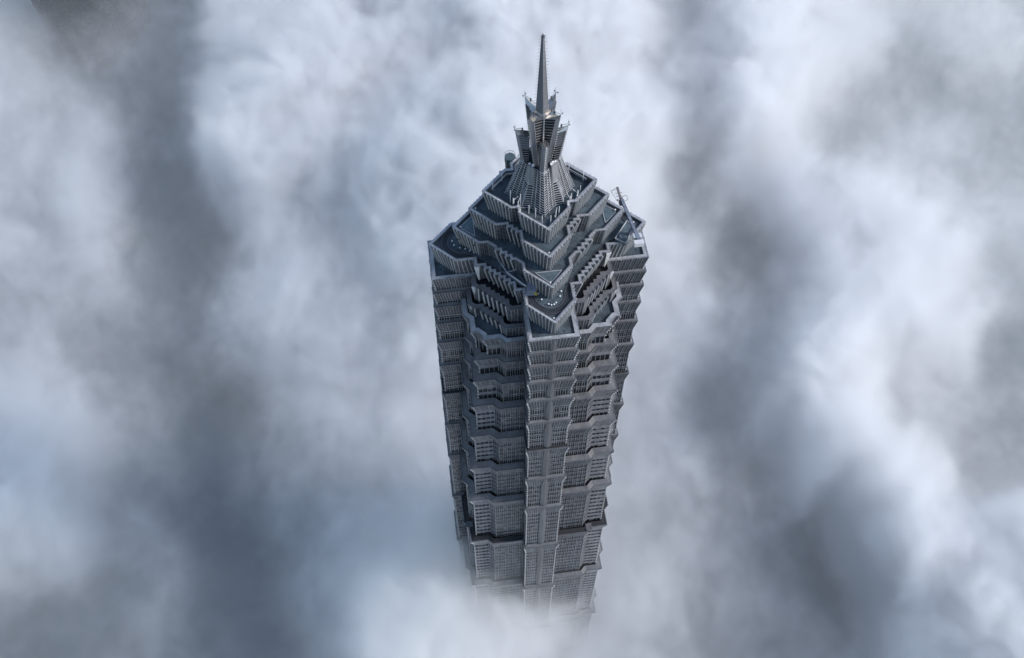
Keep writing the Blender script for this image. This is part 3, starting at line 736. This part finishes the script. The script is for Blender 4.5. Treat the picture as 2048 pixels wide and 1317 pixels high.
# round drum with hand rail on the far left behind the crown
t = thing('gondola_drum', 'large blue-grey round drum behind the left foot of the crown', 'drum', (-6.9, 12.0, 16.6))
m = MB()
m.tube((0, 0, 2.6), (0, 0, 4.6), 1.6, 1.6, n=8); put('drum_shell', m, 'tray', t)
m = MB(); m.tube((0, 0, 0), (0, 0, 2.6), 1.4, 1.5, n=8); put('pedestal', m, 'rail', t)
m = MB()
for k in range(12):
    a = k*math.pi/6; m.tube((math.cos(a)*1.55, math.sin(a)*1.55, 4.6), (math.cos(a)*1.55, math.sin(a)*1.55, 5.2), .04, n=4)
    b = a+math.pi/6; m.tube((math.cos(a)*1.55, math.sin(a)*1.55, 5.5), (math.cos(b)*1.55, math.sin(b)*1.55, 5.5), .05, n=4)
put('hand_rail', m, 'rail', t)
# cable trays and pipes round the inside of the back parapet
t = thing('parapet_pipe', 'pale pipe run on brackets along the inside of the top parapet', 'pipe', (0, 0, 19.17))
for k in (1, 2):
    pts = rot90([(1.2, -13.6), (6.0, -8.8), (6.0, -6.2), (8.8, -6.0), (13.6, -1.2)], k)
    m = MB()
    for a, b in zip(pts, pts[1:]): m.tube((*a, 1.5), (*b, 1.5), .09, n=5); m.tube((*a, .9), (*b, .9), .06, n=5)
    put('pipe', m, 'pole', t)

# ------------------------------------------------------------------ neighbour tower: twisting glass skin seen faintly through the clouds
def neighbour():
    cx, cy = NB
    t = thing('glass_tower', 'dim twisting glass tower fading into cloud at the upper left edge', 'skyscraper', (cx, cy, GROUND))
    m = MB(); fl = MB(); crease = MB()
    zs = [GROUND+i*4.3 for i in range(0, 136)]
    def ringpts(z, off=0):
        f = (z-GROUND)/632.0; tw = math.radians(120)*f+NBROT; r = 42*(1-.45*f)+off; out = []
        for k in range(48):
            a = 2*math.pi*k/48; tri = 1+.16*math.cos(3*a)+.03*math.cos(6*a)
            notch = -.16*math.exp(-((a-NOTCH+math.pi) % (2*math.pi)-math.pi)**2/.012)
            rr = r*(tri+notch); out.append((cx+rr*math.cos(a+tw), cy+rr*math.sin(a+tw), z))
        return out
    R = [ringpts(z) for z in zs]
    for i in range(len(zs)-1):
        for k in range(48):
            j = (k+1) % 48; m.quad(R[i][k], R[i][j], R[i+1][j], R[i+1][k])
        a = ringpts(zs[i]+.1, .5); b = ringpts(zs[i]+.5, .5); 
        for k in range(48):
            j = (k+1) % 48; fl.quad(a[k], a[j], b[j], b[k])
            fl.quad(b[k], b[j], R[i][j][:2]+(b[k][2],), R[i][k][:2]+(b[k][2],))
    m.ngon(R[-1])
    g = put('curtain_wall', m, 'glass', t); f = put('floor_band', fl, 'glass', t, 'stuff')
    for o in (g, f): o.location = (-cx, -cy, -GROUND)
NB = (-306.0, 566.0); NBROT = 0.6; NOTCH = 0.3
neighbour()

# ------------------------------------------------------------------ ground far below the clouds
def ground():
    m = MB(); n = 40; S = 6000
    for i in range(n):
        for j in range(n):
            x0, x1 = -S+2*S*i/n, -S+2*S*(i+1)/n; y0, y1 = -S+2*S*j/n, -S+2*S*(j+1)/n
            m.quad((x0, y0, GROUND), (x1, y0, GROUND), (x1, y1, GROUND), (x0, y1, GROUND))
    g = mat('city_ground', (0.035, 0.06, 0.085), 0.9, 0, 0.4, 0.01)
    o = put('ground', m, g); o['kind'] = 'structure'
    return o
ground()
# ------------------------------------------------------------------ sea of clouds: a density grid built by geometry nodes from coarse cover notes
COVER = [[47,47,47,47,47,47,47,47,47,48,50,50,48,43,45,54,65,70,72,64,56,53,53,53,53,54,54,57,77,87,87,87,87,87,87,87,87,87,87,87,87,87,87],[47,47,47,47,47,47,47,47,47,49,50,50,48,43,45,54,64,70,72,65,57,53,53,53,53,53,54,54,66,86,87,87,87,87,87,87,87,87,87,87,87,87,87],[47,47,47,47,47,47,47,47,47,49,49,50,48,43,45,53,64,70,72,67,58,53,53,53,53,53,54,54,60,82,87,87,87,87,87,87,87,87,87,87,87,87,87],[47,47,47,47,47,47,47,47,47,49,49,50,48,43,45,53,63,69,71,68,59,53,53,53,53,53,54,54,56,72,86,87,87,87,87,87,87,87,87,87,87,87,87],[47,47,47,47,47,47,47,47,47,49,49,50,47,43,45,53,63,69,71,68,60,54,53,53,53,53,53,54,54,64,84,87,87,87,87,87,87,87,87,87,87,87,87],[47,47,47,47,47,47,47,47,48,49,49,50,47,43,45,53,62,69,71,69,61,55,53,53,53,53,53,54,54,59,78,87,87,87,87,87,87,87,87,87,87,87,87],[47,47,47,47,47,47,47,47,48,49,50,50,46,43,45,53,62,69,71,70,62,56,53,53,53,53,53,54,54,56,69,85,87,87,87,87,87,87,87,87,87,87,87],[47,47,47,47,47,47,47,47,48,49,50,50,46,43,45,53,61,69,71,71,63,57,53,53,53,53,53,54,54,53,57,84,86,87,87,87,86,86,86,86,86,86,86],[47,47,47,47,47,47,47,47,48,50,50,50,46,43,45,53,62,68,70,70,68,64,53,53,53,53,54,55,54,50,49,84,86,86,86,86,86,86,85,85,85,84,83],[47,47,47,47,47,47,47,47,49,50,50,50,45,43,48,55,60,66,68,69,69,66,56,53,54,54,54,55,53,49,49,84,86,85,84,82,81,78,73,69,66,65,64],[47,47,47,47,47,47,47,48,49,49,51,52,43,41,46,55,59,61,65,67,65,64,58,55,54,54,55,55,52,48,47,83,86,78,63,63,62,62,63,64,64,63,62],[48,48,48,48,48,48,49,49,49,50,53,53,42,39,48,56,59,60,61,62,57,57,58,56,55,55,55,54,52,48,51,84,84,81,58,60,61,60,60,59,59,58,58],[49,49,49,50,50,51,52,56,52,51,54,53,39,40,52,57,59,59,61,62,55,55,58,57,56,57,56,54,51,48,82,84,83,78,60,59,57,57,57,57,56,56,56],[58,65,72,74,75,76,76,77,77,55,55,49,40,44,54,56,58,59,62,65,59,55,57,59,58,60,59,54,51,51,82,83,71,60,58,57,57,55,55,55,55,54,54],[77,77,78,78,78,78,78,78,78,56,55,47,44,49,55,56,58,63,65,66,65,57,56,61,61,61,60,54,52,60,80,81,74,60,61,59,57,54,53,53,53,53,53],[78,78,78,78,78,78,78,78,76,55,54,50,42,50,55,57,63,65,66,67,67,59,56,60,64,62,62,55,52,56,78,80,80,69,60,57,57,53,52,52,52,52,52],[78,78,78,78,78,78,78,78,73,54,54,45,40,47,53,59,64,66,68,69,70,60,56,59,66,63,62,60,53,55,67,76,80,77,75,73,67,55,52,52,52,52,52],[78,78,77,77,77,77,76,76,62,54,52,44,39,44,53,61,66,69,71,72,75,66,57,61,69,65,63,63,60,58,60,69,78,77,76,75,70,61,53,53,53,53,53],[76,75,75,73,72,72,71,69,54,53,51,45,40,45,59,67,70,71,72,74,78,79,77,74,72,68,64,63,63,58,55,65,76,76,75,75,73,62,55,53,53,53,53],[69,68,67,66,65,64,63,59,53,53,50,47,50,56,67,70,71,72,74,78,86,87,87,83,78,73,67,65,63,57,51,60,74,75,75,74,73,67,59,53,53,53,53],[63,63,62,62,61,60,60,55,54,53,50,49,52,61,69,71,72,74,81,85,88,89,90,88,84,78,74,68,63,55,49,52,71,74,75,74,73,69,64,55,54,55,56],[59,59,58,58,58,57,57,55,54,53,50,50,51,61,69,70,70,75,84,86,88,90,91,90,88,82,76,70,63,55,50,49,70,74,74,74,72,66,61,60,57,57,57],[57,57,56,56,56,56,56,56,56,51,49,48,50,61,68,67,67,74,85,87,89,90,91,91,90,85,78,71,63,56,52,51,73,74,73,73,71,63,60,58,55,54,54],[56,56,56,56,56,57,57,61,64,50,47,45,48,58,66,64,65,80,85,87,88,90,91,91,90,87,81,73,63,56,55,56,76,71,66,64,64,59,61,55,53,52,51],[58,59,59,60,61,62,62,64,66,49,46,42,44,57,70,65,71,84,86,87,88,89,91,91,90,88,83,75,66,57,56,63,75,66,58,58,59,60,62,54,51,50,50],[62,62,63,63,63,63,62,66,64,49,44,41,44,76,78,78,80,83,85,86,87,89,91,91,90,88,84,77,69,59,58,78,77,67,60,59,58,58,59,53,50,49,49],[63,62,62,62,62,62,63,67,61,45,42,41,67,76,78,79,81,83,85,86,87,89,90,91,90,88,85,79,71,62,60,77,79,70,61,57,54,54,53,51,49,49,49],[62,61,61,61,61,61,63,67,60,43,42,47,71,74,78,80,81,83,84,86,87,89,90,90,89,88,85,80,73,64,60,76,80,77,65,57,54,53,51,50,48,48,48],[61,61,61,61,61,61,64,67,61,43,44,58,70,74,79,80,80,82,83,84,86,88,89,89,89,87,85,81,74,65,61,73,79,78,74,68,61,55,52,50,49,49,50],[61,61,61,61,61,61,64,65,57,44,46,59,70,75,79,80,80,80,81,83,85,88,88,89,88,87,84,80,74,66,61,69,78,79,76,72,69,62,54,51,50,51,56],[61,61,61,61,61,61,61,61,52,45,47,59,70,76,79,79,79,79,80,81,84,87,88,89,88,87,85,81,75,67,61,65,77,79,77,73,71,68,62,55,53,55,62],[61,61,61,61,61,60,61,56,49,45,48,59,70,77,79,79,79,78,79,80,84,87,88,89,88,87,85,82,76,68,61,61,75,79,78,74,72,69,64,59,56,56,60],[61,61,61,61,61,57,53,52,48,45,48,59,71,77,79,79,79,78,79,80,83,87,88,89,89,88,86,83,77,70,62,60,71,78,78,75,72,70,66,61,57,56,58],[60,60,60,60,60,53,50,49,47,45,48,59,72,77,79,79,79,78,78,80,83,86,88,89,89,88,86,83,79,72,63,60,66,78,79,76,73,71,68,63,58,56,57],[60,59,59,59,59,52,49,49,48,46,49,61,72,77,79,79,79,78,78,80,83,86,88,89,89,88,86,84,80,73,65,60,63,76,79,77,74,72,69,65,60,56,56],[58,58,58,58,56,50,51,53,52,49,51,62,72,77,79,79,79,78,78,79,83,86,88,89,89,88,87,85,81,75,67,61,61,74,79,78,75,72,70,66,61,57,56],[57,57,57,57,54,48,53,53,52,51,52,62,72,77,79,79,79,78,78,79,82,86,88,89,89,88,87,85,82,76,69,61,60,70,78,79,76,73,71,68,63,58,56],[57,57,57,57,52,48,53,53,52,50,53,63,73,77,79,79,79,78,78,79,82,85,88,89,89,88,87,85,83,77,71,62,60,66,77,79,77,74,72,69,65,60,57],[57,57,57,57,51,48,53,53,52,50,53,64,73,77,79,79,79,78,78,79,82,85,88,88,89,88,87,86,83,79,72,64,60,63,76,79,78,75,72,70,67,62,57],[57,57,57,57,50,49,53,53,52,50,53,64,73,77,79,79,79,78,78,79,82,85,87,88,89,89,88,86,84,80,74,66,61,61,73,79,78,76,73,71,68,63,59],[57,57,57,57,49,50,53,53,52,50,54,65,74,77,79,79,79,78,78,79,81,84,87,88,89,89,88,86,84,81,75,68,61,60,69,78,79,77,74,72,70,65,60],[57,57,57,57,49,50,53,53,52,50,54,65,74,77,79,79,79,78,78,79,81,84,87,88,89,89,88,87,85,82,76,70,62,60,65,77,79,77,75,72,70,67,62],[57,57,57,55,48,51,54,53,52,50,55,66,74,77,79,79,79,78,78,79,81,84,87,88,89,89,88,87,85,82,77,71,63,60,63,75,79,78,76,73,71,68,64]]
CX0, CY0, CS = -420, -200, 20
CZ0, CZ1 = GROUND+2, -120
def cover_mesh():
    n = len(COVER); vs = []; fs = []; val = []
    for j in range(n):
        for i in range(n):
            vs.append((CX0+i*CS, CY0+j*CS, 0)); val.append(COVER[j][i]/100)
    for j in range(n-1):
        for i in range(n-1): a = j*n+i; fs.append((a, a+1, a+n+1, a+n))
    me = bpy.data.meshes.new('cloud_cover'); me.from_pydata(vs, [], fs); me.update()
    at = me.attributes.new('cover', 'FLOAT', 'POINT'); at.data.foreach_set('value', val); return me
def cloud_material():
    m = bpy.data.materials.new('cloud_vapour'); m.use_nodes = True; n = m.node_tree.nodes; l = m.node_tree.links; n.clear()
    o = n.new('ShaderNodeOutputMaterial'); pv = n.new('ShaderNodeVolumePrincipled')
    pv.inputs['Color'].default_value = (*CLOUD_COL, 1); pv.inputs['Density'].default_value = 1.0; pv.inputs['Anisotropy'].default_value = CLOUD_G
    pv.inputs['Density Attribute'].default_value = 'density'
    l.new(pv.outputs[0], o.inputs['Volume']); return m
RES0 = 2.4
CLOUD_COL = (0.94, 0.946, 0.954); CLOUD_G = 0.1
RES = RES0
def cloud_nodes():
    g = bpy.data.node_groups.new('cloud_builder', 'GeometryNodeTree')
    g.interface.new_socket('Geometry', in_out='INPUT', socket_type='NodeSocketGeometry'); g.interface.new_socket('Geometry', in_out='OUTPUT', socket_type='NodeSocketGeometry')
    N = g.nodes; Lk = g.links.new
    gi = N.new('NodeGroupInput'); go = N.new('NodeGroupOutput')
    def math_(op, a, b=None, c=None, clamp=False):
        x = N.new('ShaderNodeMath'); x.operation = op; x.use_clamp = clamp
        for i, v in enumerate((a, b, c)):
            if v is None: continue
            if isinstance(v, (int, float)): x.inputs[i].default_value = v
            else: Lk(v, x.inputs[i])
        return x.outputs[0]
    pos = N.new('GeometryNodeInputPosition').outputs[0]
    sx = N.new('ShaderNodeSeparateXYZ'); Lk(pos, sx.inputs[0])
    def noise(scale, detail, rough, dist=0.0, vec=None, zs=1.0, off=(0, 0, 0), typ='FLOAT'):
        sc = N.new('ShaderNodeVectorMath'); sc.operation = 'MULTIPLY_ADD'; Lk(vec or pos, sc.inputs[0]); sc.inputs[1].default_value = (1, 0.8, zs); sc.inputs[2].default_value = off
        t = N.new('ShaderNodeTexNoise'); t.inputs['Scale'].default_value = scale; t.inputs['Detail'].default_value = detail; t.inputs['Roughness'].default_value = rough; t.inputs['Distortion'].default_value = dist
        Lk(sc.outputs[0], t.inputs['Vector']); return t.outputs['Fac'] if typ == 'FLOAT' else t.outputs['Color']
    # warp the sampling point so the coarse notes turn into ragged banks
    wc = noise(0.017, 4, 0.55, typ='C')
    ws = N.new('ShaderNodeVectorMath'); ws.operation = 'MULTIPLY_ADD'; Lk(wc, ws.inputs[0]); ws.inputs[1].default_value = (48, 48, 0); ws.inputs[2].default_value = (-24, -24, 0)
    wp = N.new('ShaderNodeVectorMath'); wp.operation = 'ADD'; Lk(pos, wp.inputs[0]); Lk(ws.outputs[0], wp.inputs[1])
    fl = N.new('ShaderNodeVectorMath'); fl.operation = 'MULTIPLY'; Lk(wp.outputs[0], fl.inputs[0]); fl.inputs[1].default_value = (1, 1, 0)
    na = N.new('GeometryNodeInputNamedAttribute'); na.data_type = 'FLOAT'; na.inputs['Name'].default_value = 'cover'
    ss = N.new('GeometryNodeSampleNearestSurface'); ss.data_type = 'FLOAT'
    Lk(gi.outputs[0], ss.inputs['Mesh']); Lk(na.outputs['Attribute'], ss.inputs['Value']); Lk(fl.outputs[0], ss.inputs['Sample Position'])
    cov = ss.outputs['Value']
    big = noise(0.0085, 4, 0.6, .3, zs=1.3)
    mid = noise(0.022, 5, 0.6, 0.9, zs=1.2, off=(11, 7, 3))
    fine = noise(0.055, 5, 0.62, 1.6, zs=.8, off=(5, 31, 9))
    cov = math_('ADD', cov, math_('MULTIPLY_ADD', mid, WISP, -WISP/2)); cov = math_('ADD', cov, math_('MULTIPLY_ADD', fine, WISP*.6, -WISP*.3))
    c0 = math_('SUBTRACT', cov, 0.42)
    # cloud-top height from cover and noise
    h = math_('MULTIPLY_ADD', c0, TOP_GAIN, TOP_BASE)
    h = math_('ADD', h, math_('MULTIPLY_ADD', big, 80, -40))
    h = math_('ADD', h, math_('MULTIPLY_ADD', mid, 28, -14))
    h = math_('ADD', h, math_('MULTIPLY_ADD', fine, 20, -10))
    for bx, by, br, bh in BUMPS:
        v = N.new('ShaderNodeVectorMath'); v.operation = 'DISTANCE'; Lk(fl.outputs[0], v.inputs[0]); v.inputs[1].default_value = (bx, by, 0)
        q = math_('DIVIDE', v.outputs['Value'], br); h = math_('MULTIPLY_ADD', math_('EXPONENT', math_('MULTIPLY', math_('MULTIPLY', q, q), -1.0)), bh, h)
    dz = math_('SUBTRACT', h, sx.outputs['Z'])
    edge = math_('DIVIDE', dz, SOFT, clamp=True)
    edge = math_('SMOOTH_MIN', edge, 1.0, 0.3)
    dn = math_('MULTIPLY', math_('POWER', edge, 1.5), math_('MULTIPLY', math_('MULTIPLY_ADD', mid, 1.8, 0.1), math_('MULTIPLY_ADD', fine, 2.4, -0.2)))
    cp = math_('MAXIMUM', c0, 0.0)
    k = math_('MULTIPLY_ADD', math_('POWER', cp, 3.0), DENS_GAIN, math_('MULTIPLY_ADD', cp, DENS_LIN, DENS_BASE))
    for bx, by, br, bk in THICK:
        v = N.new('ShaderNodeVectorMath'); v.operation = 'DISTANCE'; Lk(fl.outputs[0], v.inputs[0]); v.inputs[1].default_value = (bx, by, 0)
        q = math_('DIVIDE', v.outputs['Value'], br); k = math_('MULTIPLY_ADD', math_('EXPONENT', math_('MULTIPLY', math_('MULTIPLY', q, q), -1.0)), bk, k)
    dn = math_('MULTIPLY', dn, k)
    # thin even haze in the layer
    hz = math_('DIVIDE', math_('SUBTRACT', HAZE_TOP, sx.outputs['Z']), 130.0, clamp=True)
    dn = math_('MULTIPLY_ADD', hz, HAZE, dn)
    vc = N.new('GeometryNodeVolumeCube'); Lk(dn, vc.inputs['Density'])
    mn = (CX0-60, CY0-60, CZ0); mx = (CX0+CS*42+60, CY0+CS*42+60, CZ1)
    vc.inputs['Min'].default_value = mn; vc.inputs['Max'].default_value = mx
    for ax, a in enumerate('XYZ'): vc.inputs['Resolution '+a].default_value = int((mx[ax]-mn[ax])/RES)
    sm = N.new('GeometryNodeSetMaterial'); sm.inputs['Material'].default_value = cloud_material()
    Lk(vc.outputs[0], sm.inputs[0]); Lk(sm.outputs[0], go.inputs[0]); return g
TOP_GAIN, TOP_BASE, SOFT = 130, -290, 55.0
WISP = 0.19
THICK = [(8, -6, 65, .026), (-48, -32, 50, .008)]
BUMPS = [(8, -6, 85, 46), (-48, -32, 55, 40)]
DENS_GAIN, DENS_LIN, DENS_BASE = 1.9, 0.046, 0.0018
HAZE, HAZE_TOP = 0.0013, -120
co = bpy.data.objects.new('clouds', cover_mesh()); C.objects.link(co)
md = co.modifiers.new('builder', 'NODES'); md.node_group = cloud_nodes()
co['kind'] = 'stuff'; co['label'] = 'soft grey-white cloud sea around the tower'
